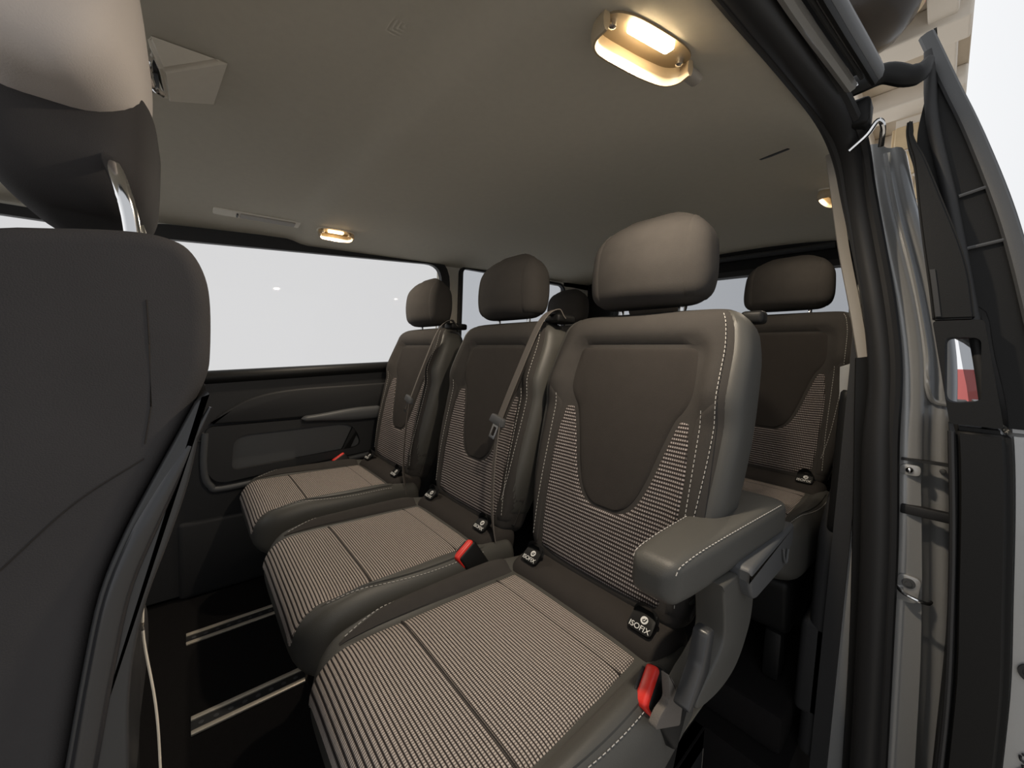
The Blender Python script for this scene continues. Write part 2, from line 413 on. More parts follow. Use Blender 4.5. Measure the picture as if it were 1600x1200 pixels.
# far side lower trim
def tl(name, m, par=wall): pass
def part_w(bm, name, m, par=wall, sm=True):
    o = obj(name, bm, m, par, sm); o.location = (-XW, 0, 0); return o
bm = NB(); P = [(-.838, y, WB(y)-.020) for y in (-.25, .2, .6, 1.0, 1.12)]
tube(bm, P, .030, 12, .026); part_w(bm, 'belt_ledge', 'plastic')
bm = NB(); prism(bm, [(-.25, .02), (1.1, .02), (1.1, WB(1.1)-.02), (-.25, WB(-.25)-.02)], -.86, -.825, 'x'); part_w(bm, 'trim_base', 'trim_dark')
U = [tuple(p) for p in cr([(.06, .662), (.104, .706), (.197, .758), (.332, .786), (.57, .801), (1.037, .826)], 8)] + [(1.037, .68), (.353, .667), (.207, .662)]
bm = NB(); prism(bm, U, -.828, -.800, 'x', .007, 3); up_panel = part_w(bm, 'door_card_top', 'trim_dark')
OUT = rquad([(.044, .651), (.052, .428), (1.037, .52), (1.037, .672)], [.03, .07, .02, .02], 10)
INN = rquad([(.13, .61), (.122, .475), (.622, .512), (.57, .629)], [.05, .025, .05, .06], 10)
bm = NB(); ringframe(bm, INN, OUT, lambda p, s: (-.803 if s == 0 else -.829, p[0], p[1]))
bmesh.ops.bevel(bm, geom=[e for e in bm.edges if abs(e.verts[0].co.x+.803) < 1e-4 and abs(e.verts[1].co.x+.803) < 1e-4 and abs(e.calc_face_angle(0)) > 1], offset=.006, segments=3, affect='EDGES')
part_w(bm, 'door_card_pocket', 'trim_dark')
bm = NB(); prism(bm, offs(INN, .012), -.828, -.822, 'x'); part_w(bm, 'pocket_back', 'plastic_grey')
bm = NB(); prism(bm, rquad([(.518, .483), (.555, .483), (.622, .629), (.586, .629)], .01), -.823, -.806, 'x', .004); part_w(bm, 'pocket_rib', 'plastic')
# rim under the card
rim = cr([(-.812, .047, .629), (-.812, .041, .504), (-.812, .057, .428), (-.812, .124, .409), (-.812, .518, .452), (-.812, 1.037, .504)], 8)
bm = NB(); tube(bm, rim, .013, 10, .012, (1,0,0)); part_w(bm, 'card_rim', 'plastic_grey')
# armrest on the far wall
A = Pillow((-.786, .358, .662), (0,0,1), (1,0,0), (0,1,.035), .34, lambda s: .022+.036*sst(0, .25, s), lambda s: .042, .02, .02, 3)
o = A.body('wall_armrest', 'plastic_grey', wall, 32, 16); o.location = (-XW, 0, 0)
bm = NB(); tube(bm, cr([(-.823, .041, .599), (-.822, -.021, .592), (-.822, -.083, .589)], 4), .004, 6); part_w(bm, 'seam_groove', 'rubber')
# lower step trim / wheel box on the far side
bm = NB(); box(bm, -.86, -.815, -.04, .9, 0, .30, .02, 4); part_w(bm, 'lower_trim_box', 'trim_dark')

# ---- front bulkhead (dash side, out of view) and tailgate
bm = NB(); box(bm, -.83, .86, -1.33, -1.28, -.06, .80)
struct(obj('wall_front', bm, 'trim_dark', None, False), 'dark dash wall at the front of the cabin', 'wall')
RW = rquad([(-.62, 1.02), (.675, 1.02), (.655, 1.452), (-.60, 1.475)], [.06, .06, .05, .05], 8)
tg = empty('wall_back', (0, 2.33, 0), 'dark tailgate around the rear window', 'wall', kind='structure')
bm = NB(); out = rquad([(-.90, 1.0), (.87, 1.0), (.84, 1.60), (-.88, 1.66)], .05, 8)
ringframe(bm, RW, out, lambda p, s: (p[0], 2.33-2.33+(0 if s == 0 else .05), p[1])); obj('tailgate_frame', bm, 'plastic', tg)
bm = NB(); box(bm, -.90, .87, .0, .05, -.06, 1.02); obj('tailgate_panel', bm, 'trim_dark', tg, False)
bm = NB(); tube(bm, [(-.6, -.03, 1.555), (0, -.035, 1.56), (.6, -.03, 1.545)], .022, 10, .014); obj('header_rail', bm, 'plastic_grey', tg)
rw = empty('window_4', (0, 2.35, 1.02), 'pale rear window in the tailgate behind the third row', 'window', kind='structure')
bm = NB(); prism(bm, offs(RW, .01), .0, .004, 'y'); o = obj('pane', bm, 'glass_tinted', rw, False); o.location = (0, 0, -1.02)
bm = NB(); ringframe(bm, RW, offs(RW, .03), lambda p, s: (p[0], -.03 if s == 0 else -.018, p[1])); o = obj('window_frame', bm, 'rubber', rw); o.location = (0, 0, -1.02)

# ---- near side wall behind the door opening
wr = empty('wall_right', (.82, 1.12, 0), 'dark side wall behind the door opening, beside the third row', 'wall', kind='structure')
def part_r(bm, name, m, sm=True):
    o = obj(name, bm, m, wr, sm); o.location = (-.82, -1.12, 0); return o
bm = NB(); prism(bm, [(1.13, -.06), (2.35, -.06), (2.35, 1.03), (1.36, 1.0), (1.36, 1.07), (1.13, 1.07)], .83, .86, 'x'); part_r(bm, 'lower_skin', 'trim_dark', False)
bm = NB(); prism(bm, [(1.13, 1.07), (1.36, 1.07), (1.36, 1.44), (1.13, 1.42)], .83, .86, 'x'); part_r(bm, 'pillar_panel', 'headliner', False)
bm = NB(); prism(bm, [(2.08, 1.0), (2.35, 1.02), (2.35, 1.62), (2.08, 1.6)], .83, .86, 'x'); part_r(bm, 'pillar_panel', 'headliner', False)
bm = NB(); prism(bm, [(1.16, 1.41), (2.35, 1.44), (2.35, 1.58), (1.16, 1.46)], .79, .806, 'x'); part_r(bm, 'header_panel', 'headliner', False)
# wheel arch trim, stepped
bm = NB(); prism(bm, rquad([(1.14, 0), (2.3, 0), (2.3, .70), (1.55, .80), (1.34, .72), (1.14, .58)], [.01, .01, .05, .08, .08, .05], 5), .80, .86, 'x', .02, 3); part_r(bm, 'wheel_arch_trim', 'trim_dark')
bm = NB(); prism(bm, rquad([(1.14, .56), (1.5, .78), (2.3, .8), (2.3, .96), (1.14, .92)], .03, 4), .815, .86, 'x', .012, 3); part_r(bm, 'side_ledge', 'plastic')
bm = NB(); box(bm, .785, .85, 1.14, 1.3, .10, .34, .015, 3); part_r(bm, 'kick_trim', 'trim_dark')
side_window('window_5', [(1.37, 1.0), (2.07, 1.02), (2.07, 1.42), (1.37, 1.42)], .05, .012, 'near rear side window hidden behind the door pillar', 'glass_tinted', .85, -1)

# ---- door opening: seal, lips, guide rail
seal_c = [(.745, -.30, 1.372), (.752, .10, 1.395), (.762, .45, 1.418), (.780, .72, 1.434), (.798, .90, 1.428), (.812, 1.00, 1.390), (.822, 1.06, 1.320),
          (.841, 1.09, 1.22), (.868, 1.10, 1.08), (.886, 1.10, .95), (.893, 1.10, .80), (.907, 1.10, .60), (.916, 1.10, .40), (.924, 1.10, .20), (.932, 1.09, .0), (.94, 1.07, -.2)]
sealp = cr(seal_c, 6)
bm = NB(); tube(bm, sealp, .028, 14, .028, (1, 0, 0), rads=[.80 if p.z > .95 else .80+.20*sst(.95, .75, p.z) for p in sealp])
seal = struct(obj('trim_1', bm, 'rubber_soft'), 'thick black rubber seal around the rear edge of the door opening', 'door seal')
bm = NB(); tube(bm, [Vector(p)+Vector((.020, -.012, .006)) for p in sealp], .010, 8, .010, (1,0,0)); obj('seal_lip', bm, 'rubber', seal)
bm = NB(); tube(bm, [Vector(p)+Vector((-.016, -.010, -.012)) for p in sealp[:54]], .008, 8, .008, (1,0,0), rads=[min(1, (54-i)/24) for i in range(54)]); obj('inner_lip', bm, 'rubber', seal)
# beige edge strip of the pillar lining
bm = NB(); bs = cr([(.766, 1.10, 1.44), (.778, 1.115, 1.36), (.800, 1.125, 1.23), (.828, 1.125, 1.10), (.851, 1.125, .985)], 6)
ribbon(bm, bs, .018, .010, (1, .25, 0)); struct(obj('trim_2', bm, 'beige_trim'), 'narrow pale beige lining strip beside the door seal', 'trim')
bm = NB(); ribbon(bm, cr([(.850, 1.125, .984), (.858, 1.125, .85), (.868, 1.125, .70), (.888, 1.125, .35), (.90, 1.125, 0)], 5), .022, .012, (1, .25, 0)); struct(obj('trim_3', bm, 'plastic'), 'black lower lining strip beside the door seal', 'trim')
# roof side: guide rail channel
rail = empty('sliding_door_rail', (.86, .3, 1.45), 'black upper guide rail of the sliding door along the roof edge', 'door rail')
def part_o(bm, name, m, par, sm=True):
    o = obj(name, bm, m, par, sm); o.location = -Vector(par.location); return o
def along(dx, dz, y0=-.3, y1=.86, n=14):
    return [(interp([(-.3, .745), (.45, .762), (.9, .80)], y0+(y1-y0)*i/n)+dx, y0+(y1-y0)*i/n, 1.39+.05*(y0+(y1-y0)*i/n)+dz) for i in range(n+1)]
bm = NB(); tube(bm, along(.031, .004), .009, 8); part_o(bm, 'inner_flange', 'paint', rail)
bm = NB(); ribbon(bm, along(.050, .024), .034, .008); part_o(bm, 'channel', 'rubber', rail)
bm = NB(); tube(bm, along(.045, .012), .004, 8); part_o(bm, 'track_lip', 'plastic_grey', rail)
bm = NB(); tube(bm, along(.060, .004), .007, 10, .013); part_o(bm, 'outer_flange', 'plastic', rail)
bm = NB(); tube(bm, along(.066, .010), .006, 8, .013); part_o(bm, 'roof_edge', 'plastic_grey', rail)

# ---- painted rear jamb
def xs(z): return interp([(-.3, .945), (.0, .932), (.2, .924), (.4, .916), (.6, .907), (.8, .895), (.95, .886), (1.08, .868), (1.22, .841), (1.32, .822), (1.45, .80), (1.6, .77)], z)
jamb = empty('door_jamb', (.9, 1.15, -.2), 'glossy grey painted body jamb beside the door seal', 'pillar', kind='structure')
SEC = [(-.075, 1.150), (.0, 1.125), (.026, 1.112), (.040, 1.112), (.055, 1.120), (.066, 1.150), (.074, 1.158), (.086, 1.160), (.096, 1.170), (.104, 1.21), (.108, 1.40), (.108, 2.35)]
def jf(u, v):
    z = -.35+1.79*v; q = u*(len(SEC)-1); i = min(int(q), len(SEC)-2); t = q-i
    dx = SEC[i][0]*(1-t)+SEC[i+1][0]*t; y = SEC[i][1]*(1-t)+SEC[i+1][1]*t
    k = 1-.25*sst(1.0, 1.45, z)
    if dx < 0: dx *= sst(1.0, .96, z)
    return (xs(z)+dx*k+.012*sst(.9, .3, z)*(dx > .05), y, z)
bm = NB(); grid(bm, 30, 60, jf); part_o(bm, 'jamb_skin', 'paint', jamb)
# groove, bead, striker
def onj(dx, z, dy=0):
    for (a, y0), (b, y1) in zip(SEC, SEC[1:]):
        if a <= dx <= b: y = y0+(y1-y0)*(dx-a)/max(1e-6, b-a); break
    k = 1-.25*sst(1.0, 1.45, z); return Vector((xs(z)+dx*k+.012*sst(.9, .3, z)*(dx > .05), y+dy, z))
bm = NB(); tube(bm, cr([onj(.062, z, -.006) for z in (1.42, 1.3, 1.15, 1.0, .93)]+[onj(.07, .90, -.006), onj(.09, .893, -.006)], 5), .005, 8); part_o(bm, 'drip_bead', 'paint', jamb)
bm = NB(); box(bm, -.003, .075, -.006, .012, -.0025, .0025); o = part_o(bm, 'panel_gap', 'rubber', jamb); o.location = onj(.033, .778, -.002)-Vector(jamb.location)
bm = NB(); box(bm, -.003, .085, -.005, .012, -.010, .010, .003); o = part_o(bm, 'lower_gap', 'rubber', jamb); o.location = onj(.033, .675, .0)-Vector(jamb.location)
pl_ = NB(); prism(pl_, rquad([(-.014, -.011), (.016, -.011), (.016, .011), (-.014, .011)], .009, 5), -.004, .004, 'y', .0015); plate = part_o(pl_, 'latch_plate', 'paint', jamb); plate.location = onj(.042, .757, -.003)-Vector(jamb.location)
bm = NB(); lathe(bm, [(0, .006), (.004, .005), (.0065, .002), (.0065, 0)], 14, Matrix.Rotation(pi/2, 4, 'X')); o = obj('bolt', bm, 'chrome', plate); o.location = (0, -.003, 0)
bm = NB(); lathe(bm, [(0, .005), (.004, .004), (.005, 0)], 12, Matrix.Rotation(pi/2, 4, 'X')); o = part_o(bm, 'rubber_stud', 'plastic_grey', jamb); o.location = onj(.085, .757, -.002)-Vector(jamb.location)
sk = NB(); prism(sk, rquad([(-.016, -.030), (.016, -.030), (.020, .024), (-.014, .026)], .011, 5), -.004, .004, 'y', .0015); strk = part_o(sk, 'striker_plate', 'paint', jamb); strk.location = onj(.043, .515, -.003)-Vector(jamb.location)
bm = NB(); lathe(bm, [(0, .006), (.005, .006), (.005, .003), (.010, .0028), (.010, 0)], 16, Matrix.Rotation(pi/2, 4, 'X')); o = obj('bolt', bm, 'plastic_grey', strk); o.location = (.002, -.004, .010)
bm = NB(); tube(bm, cr([(-.014, -.003, -.004), (-.004, -.016, -.008), (.014, -.020, -.012), (.030, -.016, -.014), (.034, -.002, -.014)], 5), .0035, 8); obj('striker_loop', bm, 'chrome', strk)

# ---- sliding door, slid open behind the jamb (leading edge towards the camera)
door = empty('door_1', (1.0, .97, -.25), 'open sliding door seen edge-on with black inner lining', 'door', kind='structure')
def dx0(z):   # inner face of the lining
    return interp([(-.3, 1.03), (.1, 1.018), (.42, 1.014), (.60, 1.004), (.80, .990), (.90, .978), (1.0, .957), (1.10, .941), (1.22, .921), (1.32, .906), (1.38, .893), (1.47, .90), (1.56, .902)], z)
def dx1(z):   # outer skin
    return interp([(-.3, 1.125), (.2, 1.135), (.6, 1.125), (.8, 1.11), (1.0, 1.075), (1.2, 1.03), (1.35, .985), (1.45, .95), (1.56, .912)], z)
def loft(bm, xa, xb, ya, yb, z0, z1, n=40):
    rings = []
    for i in range(n+1):
        z = z0+(z1-z0)*i/n; a, b = xa(z), xb(z)
        rings.append([bm.verts.new(c) for c in ((a, ya, z), (b, ya, z), (b, yb, z), (a, yb, z))])
    for p, q in zip(rings, rings[1:]):
        for j in range(4): bm.faces.new((p[j], p[(j+1) % 4], q[(j+1) % 4], q[j]))
    bm.faces.new(rings[0][::-1]); bm.faces.new(rings[-1])
def bevall(bm, o, ang=.9, seg=3):
    bmesh.ops.recalc_face_normals(bm, faces=bm.faces)
    bmesh.ops.bevel(bm, geom=[e for e in bm.edges if len(e.link_faces) == 2 and e.calc_face_angle(0) > ang], offset=o, segments=seg, affect='EDGES', clamp_overlap=True)
# painted door shell, edge face visible
bm = NB(); loft(bm, lambda z: dx0(z)+.055*sst(1.5, 1.2, z), dx1, 1.0, 2.2, -.3, .87); bevall(bm, .012); part_o(bm, 'door_shell', 'paint', door)
# upper frame (window frame of the door): front post, top bar, rear post
bm = NB(); loft(bm, lambda z: dx0(z)+.012+.050*sst(1.12, 1.05, z), dx1, 1.0, 1.12, .87, 1.56); bevall(bm, .006); part_o(bm, 'window_post', 'plastic', door)
bm = NB(); loft(bm, lambda z: dx0(z)+.012+.075*sst(1.14, 1.05, z), lambda z: dx1(z)+.02*sst(1.1, .9, z), 2.05, 2.2, .87, 1.56); bevall(bm, .006); part_o(bm, 'window_post', 'plastic', door)
bm = NB(); loft(bm, lambda z: dx0(z)+.01, dx1, 1.12, 2.05, 1.45, 1.56, 6); part_o(bm, 'top_bar', 'plastic', door)
bm = NB(); loft(bm, lambda z: (dx0(z)+dx1(z))/2-.003, lambda z: (dx0(z)+dx1(z))/2+.003, 1.11, 2.06, .86, 1.46, 10); part_o(bm, 'pane', 'glass_tinted', door, False)
# outer seal along the leading edge
bm = NB(); tube(bm, cr([(dx1(z)-.012, .992, z) for z in (1.55, 1.45, 1.35, 1.2, 1.05, .9, .7)], 5), .007, 8, .01, (1,0,0)); part_o(bm, 'edge_seal', 'plastic_grey', door)
bm = NB(); tube(bm, cr([(dx0(z)*.62+dx1(z)*.38, .99, z) for z in (1.52, 1.4, 1.25, 1.1, .95, .8)], 5), .005, 8, .008, (1,0,0)); part_o(bm, 'inner_seal', 'rubber', door)
# lining: upper slab
bm = NB(); loft(bm, lambda z: dx0(z)+.0, lambda z: dx0(z)+.040*sst(1.42, 1.1, z)+.006, .955, 1.0, 1.045, 1.395); bevall(bm, .008); part_o(bm, 'upper_lining', 'plastic', door)
bm = NB(); loft(bm, lambda z: dx0(z)+.004, lambda z: dx0(z)+.010, .952, .958, 1.05, 1.13, 8); part_o(bm, 'grip_slot', 'rubber', door)
# ribs in the upper edge recess
for z, k in ((1.26, .5), (1.17, .55)):
    bm = NB(); tube(bm, [(dx0(z)+.048, .992, z-.004), (dx1(z)-.016, .992, z+.004)], .0028, 6); part_o(bm, 'rib', 'plastic_grey', door)
# lower lining panel
bm = NB(); loft(bm, lambda z: dx0(z), lambda z: dx0(z)+.062, .955, 2.15, -.25, .868); bevall(bm, .010); part_o(bm, 'lower_lining', 'plastic', door)
bm = NB(); tube(bm, cr([(dx0(z)+.001, .958, z) for z in (.86, .7, .55, .4, .2, 0, -.2)], 4), .004, 8); part_o(bm, 'lining_welt', 'rubber', door)
# grip with a see-through opening
gi = rquad([(.974, .905), (1.012, .912), (1.004, 1.014), (.966, 1.016)], [.016, .010, .010, .010], 6)
go = rquad([(dx0(.872), .872), (dx0(.872)+.055, .872), (dx0(1.043)+.055, 1.043), (dx0(1.043), 1.043)], .006, 6)
bm = NB(); ringframe(bm, gi, go, lambda p, s: (p[0]+(.003 if s else 0), .955 if s == 0 else 1.0, p[1])); bevall(bm, .004); part_o(bm, 'grip_bezel', 'plastic', door)
# holes in the painted edge
for z, rr in ((.605, .013), (.487, .015)):
    bm = NB(); lathe(bm, [(rr, 0), (rr, .003), (rr*.7, .003), (rr*.55, -.004), (0, -.005)], 20, Matrix.Translation((1.098, .999, z)) @ Matrix.Rotation(pi/2, 4, 'X')); part_o(bm, 'edge_plug', 'rubber', door)
bm = NB(); tube(bm, cr([(1.100, .998, .335), (1.106, .997, .322), (1.104, .997, .305), (1.097, .998, .30), (1.095, .998, .318), (1.103, .997, .330)], 4), .0022, 6); part_o(bm, 'stamped_mark', 'rubber', door)
bm = NB(); tube(bm, cr([(1.098, .998, .352), (1.108, .997, .352), (1.108, .997, .342), (1.098, .998, .342)], 3, True), .0018, 6); part_o(bm, 'stamped_mark', 'rubber', door)
# upper roller arm from rail to door
arm = empty('roller_arm', (.86, .9, 1.44), 'black roller arm joining the sliding door to the roof rail', 'door hinge')
bm = NB(); tube(bm, cr([(.800, .91, 1.462), (.830, .92, 1.470), (.862, .93, 1.476), (.890, .94, 1.462), (.905, .955, 1.470), (.912, .975, 1.495)], 6), .012, 10, .017, rads=[1]*22+[.95, .9, .85, .8, .75, .7, .65, .6, .5]); part_o(bm, 'arm', 'plastic', arm)
bm = NB(); box(bm, .812, .845, .935, .985, 1.405, 1.455, .008, 3); part_o(bm, 'roller_housing', 'plastic', arm)
bm = NB(); tube(bm, cr([(.792, .905, 1.445), (.81, .90, 1.452), (.828, .905, 1.462)], 4), .006, 8); part_o(bm, 'link_pin', 'chrome', arm)
bm = NB(); tube(bm, cr([(.818, .965, 1.375), (.842, .960, 1.393), (.855, .958, 1.412), (.862, .965, 1.402), (.860, .985, 1.375)], 5), .0042, 8); part_o(bm, 'bracket', 'chrome', arm)

# ================================================================== FLOOR RAILS
def make_rail(x, y0, y1, label):
    t = empty('floor_rail', (x, y0, 0), label, 'floor rail', 'aluminium seat rails in the floor')
    L = y1-y0
    bm = NB(); box(bm, -.0165, .0165, 0, L, .0002, .002); obj('channel', bm, 'rubber', t, False)
    for s in (-1, 1):
        bm = NB(); box(bm, s*.0235-.007, s*.0235+.007, 0, L, .0002, .006, .0015); obj('rail_lip', bm, 'alu', t)
    bm = NB()
    for i in range(int(L/.03)): lathe(bm, [(.006, 0), (.006, .001), (.004, .0012), (0, .0012)], 8, Matrix.Translation((0, .02+i*.03, .002)))
    o = obj('rail_studs', bm, 'plastic_grey', t); o['kind'] = 'stuff'
    return t
make_rail(-.565, -.017, .95, 'aluminium floor rail nearest the far side wall')
make_rail(-.192, -.007, .95, 'aluminium floor rail in front of the middle seat')
make_rail(.180, -.0, .95, 'aluminium floor rail at the lower edge, between middle and near seats')
make_rail(.571, .0, 1.6, 'aluminium floor rail beside the near seat by the door step')

# ================================================================== PASSENGER SEATS
TB = R(13); Y0 = .15          # seat origin (root) lies at the cushion front line
def build_seat(label):
    root = empty('passenger_seat', (.508, Y0, 0), label, 'car seat', 'grey patterned passenger seats')
    ax = Vector((0, sin(TB), cos(TB))); nb = Vector((0, -cos(TB), sin(TB)))
    # --- base frame
    bm = NB(); prism(bm, rquad([(.06, .30), (.10, .13), (.47, .13), (.53, .30)], .03, 5), -.20, .20, 'x', .015, 3); obj('seat_base', bm, 'plastic', root)
    for x in (-.17, .17):
        for y in (.13, .43):
            bm = NB(); box(bm, x-.02, x+.02, y-.04, y+.04, .0062, .14, .008, 2); obj('leg', bm, 'plastic', root)
    # --- cushion
    def cbol(x, s): return .030*sst(.165, .205, abs(x))*(1-.55*sst(.40, .52, s))*(.55+.45*sst(.0, .16, s))
    C = Pillow((0, .53, .378), (1, 0, 0), (0, 0, 1), (0, -1, 0), .54, lambda s: interp([(0, .44), (.2, .468), (.44, .460), (.54, .43)], s), lambda s: .15, .03, .062, 4.5, cbol)
    C.body('cushion', 'leatherette', root)
    hw = lambda s: interp([(.06, .158), (.3, .170), (.54, .178)], s)
    C.patch('cushion_insert', 'weave', root, lambda u, v: ((2*u-1)*hw(.108+.4315*v), .108+.4315*v if v < .78 else .108+.4315*(.78+.22*sin((v-.78)/.22*pi/2)) if v < .999 else .5395), 40, 70, .004, -.004, ev=(1, 0), pw=16)
    # cross seams pressed into the insert
    for s in (.165, .385):
        bm = NB(); ribbon(bm, [C.on((2*i/20-1)*hw(s)*.97, s, .0036) for i in range(21)], .0026, .0014, (0, 1, 0)); obj('cushion_seam', bm, 'fabric_panel', root)
    # bolster leaf panels with stitching
    for sg in (-1, 1):
        leaf = lambda u, v, sg=sg: (sg*(hw(.10+.39*v)+.003+u*(.003+.046*(1-v**2.6))), .10+.40*v)
        C.patch('bolster_panel', 'fabric' if sg < 0 else 'leatherette', root, leaf, 8, 40, .0035, -.004)
        stitches('stitching', [C.on(*leaf(1.06, i/60), .0015) for i in range(3, 59)], root)
    pts = [C.on(.212+.012*sin(pi*i/40), .12+.34*i/40, .001) for i in range(41)]
    # --- rear apron between cushion and backrest
    Ap = Pillow((-.195, .485, .428), (0, -1, 0), (0, .15, 1), (1, 0, 0), .39, lambda s: .13, lambda s: .105, .03, .03, 3)
    Ap.body('rear_apron', 'fabric_panel', root, 32, 16)
    for x in (-.142, .142):
        # ISOFIX pocket: hooded scoop, dark throat, printed tag
        T = Matrix.Translation((x, .455, .491)) @ Matrix.Rotation(R(40), 4, 'X') @ Matrix.Scale(.8, 4)
        bm = NB(); grid(bm, 14, 5, lambda u, v: T @ Vector((.030*cos(pi*u)*(1-.08*v), .004-.004*v+.026*sin(pi*u)*(1-.1*v)+.01, -.012+.034*v*sin(pi*u)**.6)))
        bmesh.ops.solidify(bm, geom=bm.faces[:], thickness=.003); pk = obj('isofix_pocket', bm, 'shell_plastic', root)
        bm = NB(); prism(bm, rquad([(-.030, -.022), (.030, -.022), (.027, .030), (-.027, .030)], .012, 5), -.010, .0, 'z', .002)
        for v in bm.verts: v.co = T @ v.co
        obj('tag_plate', bm, 'plastic', pk)
        textmesh('lettering', 'ISOFIX', .0165, T @ Matrix.Translation((0, -.0125, .0003)), 'white_print', pk)
        bm = NB(); lathe(bm, [(.0085, 0), (.0085, .0006), (0, .0006)], 20, T @ Matrix.Translation((.004, .006, .0002))); obj('symbol', bm, 'white_print', pk)
        bm = NB(); tube(bm, cr([(-.003, -.003, 0), (.001, -.0035, 0), (.003, -.001, 0), (.0045, .004, 0)], 3), .0012, 6)
        tube(bm, [(-.004, -.001, 0), (.001, .003, 0)], .001, 6)
        for v in bm.verts: v.co = T @ Matrix.Translation((.004, .006, .0012)) @ v.co
        obj('symbol_mark', bm, 'plastic', pk)
    # --- backrest
    def sdf(x, s):
        qx, qs = abs(x)-.130, s-.519; return math.hypot(max(qx, 0), max(qs, 0))+min(max(qx, qs), 0)-.030
    def bbol(x, s): return .026*sst(.12, .20, abs(x))*sst(.60, .42, s)*(1-.3*sst(.25, .02, s)) + .017*sst(-.003, .018, sdf(x, s))*sst(.38, .45, s)
    P0 = Vector((0, .64-Y0, .48)) - nb*.055 - ax*.02
    Wt = lambda s: interp([(0, .36), (.06, .39), (.22, .450), (.40, .470), (.52, .462), (.63, .42)], s)
    B = Pillow(P0, (1, 0, 0), nb, ax, .635, Wt, lambda s: .105, .03, .055, 4.2, bbol)
    B.body('backrest', 'fabric', root, 72, 34)
    # centre shield panel
    half = cr([(.002, .180), (.040, .186), (.068, .212), (.090, .262), (.108, .325), (.128, .385), (.154, .428), (.158, .470), (.154, .520), (.140, .543), (.11, .546), (.0, .546)][:9], 7)
    half += [Vector(p) for p in cr([(.154, .520, 0), (.150, .534, 0), (.136, .543, 0)], 4)[1:]]
    hs = [(p[0], p[1]) for p in half]
    def shield(u, v):
        q = v*(len(hs)-1); i = min(int(q), len(hs)-2); t = q-i
        w = hs[i][0]*(1-t)+hs[i+1][0]*t; s = hs[i][1]*(1-t)+hs[i+1][1]*t
        return ((2*u-1)*w, s)
    B.patch('backrest_centre', 'fabric_panel', root, shield, 28, 80, .003, -.007, pw=14)
    # woven U panel
    low = [h for h in hs if h[1] <= .40]
    inner = [(-w-.0015, s) for w, s in reversed(low)]+[(w+.0015, s) for w, s in low]
    n = len(low)
    def outer(k):       # k 0..1 from the left shoulder round the bottom to the right shoulder
        path = [Vector((-.150, .398)), Vector((-.163, .30)), Vector((-.162, .18)), Vector((-.155, .06)), Vector((-.135, .034)), Vector((0, .028)), Vector((.135, .034)), Vector((.155, .06)), Vector((.162, .18)), Vector((.163, .30)), Vector((.150, .398))]
        c = cr([(p.x, p.y, 0) for p in path], 12); d = [0]
        for a, b in zip(c, c[1:]): d.append(d[-1]+(b-a).length)
        t = k*d[-1]
        for i in range(len(c)-1):
            if t <= d[i+1]+1e-9: f = (t-d[i])/max(1e-9, d[i+1]-d[i]); return c[i]+(c[i+1]-c[i])*f
        return c[-1]
    oc = [outer(i/120) for i in range(121)]
    def ucurve(u, v):
        q = v*(len(inner)-1); i = min(int(q), len(inner)-2); t = q-i
        ix = inner[i][0]*(1-t)+inner[i+1][0]*t; isv = inner[i][1]*(1-t)+inner[i+1][1]*t
        q = v*120; i = min(int(q), 119); t = q-i; o_ = oc[i]*(1-t)+oc[i+1]*t
        return (ix*(1-u)+o_.x*u, isv*(1-u)+o_.y*u)
    B.patch('backrest_weave', 'weave_back', root, ucurve, 16, 130, .004, -.004, pw=14)
    # side bolster panels + flank panels
    for sg in (-1, 1):
        top = lambda u: .395+.05*u**.8
        bol = lambda u, v, sg=sg: (sg*(.160+.004*sin(pi*v)+u*.046), .035+(top(u)-.035)*v)
        B.patch('bolster_panel', 'fabric', root, bol, 10, 40, .0030, -.004, pw=14)
        e0 = lambda s: B.ang(.445*B.dims(s)[0], s)
        def flank(u, v, sg=sg):
            s = .06+.570*v; a = e0(s); a = a+(-1.0-a)*u
            return (a if sg > 0 else pi-a, s)
        B.wrap('flank_panel', 'leatherette', root, flank, 16, 50)
        stitches('stitching', [B.on(sg*.178, .06+.36*i/60, .004) for i in range(61)], root)
        if sg > 0: stitches('stitching', [B.on(sg*.425*B.dims(s)[0], s, .0045) for s in [.10+.505*i/80 for i in range(81)]], root)
    # --- headrest
    th = R(8); axh = Vector((0, sin(th)*.2, cos(th))).normalized(); nh = Vector((0, -axh.z, axh.y))
    H0 = Vector((0, .655, 1.080))
    H = Pillow(H0, (1, 0, 0), nh, axh, .206, lambda s: interp([(0, .262), (.06, .282), (.12, .276), (.206, .228)], s), lambda s: interp([(0, .10), (.09, .125), (.206, .09)], s), .035, .075, 3.2, lambda x, s: .012*sst(.12, .0, abs(x)))
    hb = H.body('headrest', 'fabric', root, 56, 22)
    for sg in (-1, 1):
        def gus(u, v, sg=sg):
            s = .006+.19*v; a = H.ang(.098, s); a = a+(-(H.ang(.11, s))-a)*u
            return (a if sg > 0 else pi-a, s)
        H.wrap('headrest_gusset', 'fabric', hb, gus, 18, 24, .0022, -.003)
        bm = NB(); tube(bm, [(sg*.075, .668, 1.03), (sg*.075, .668, 1.11)], .0065, 12); obj('headrest_post', bm, 'chrome', root)
        bm = NB(); lathe(bm, [(.013, 0), (.013, .008), (.009, .011), (.0065, .011)], 16, Matrix.Translation((sg*.075, .668, 1.058))); obj('post_collar', bm, 'plastic', root)
    # --- buckle on the right of the cushion
    T = Matrix.Translation((.216, .372, .455)) @ Matrix.Rotation(R(-16), 4, 'Y') @ Matrix.Rotation(R(30), 4, 'X')
    bm = NB(); box(bm, -.013, .013, -.030, .030, -.07, .030, .007, 3, T); bk = obj('buckle', bm, 'plastic', root)
    bm = NB(); box(bm, -.0105, .0105, -.033, .026, -.004, .036, .006, 3, T); obj('release_button', bm, 'red', bk)
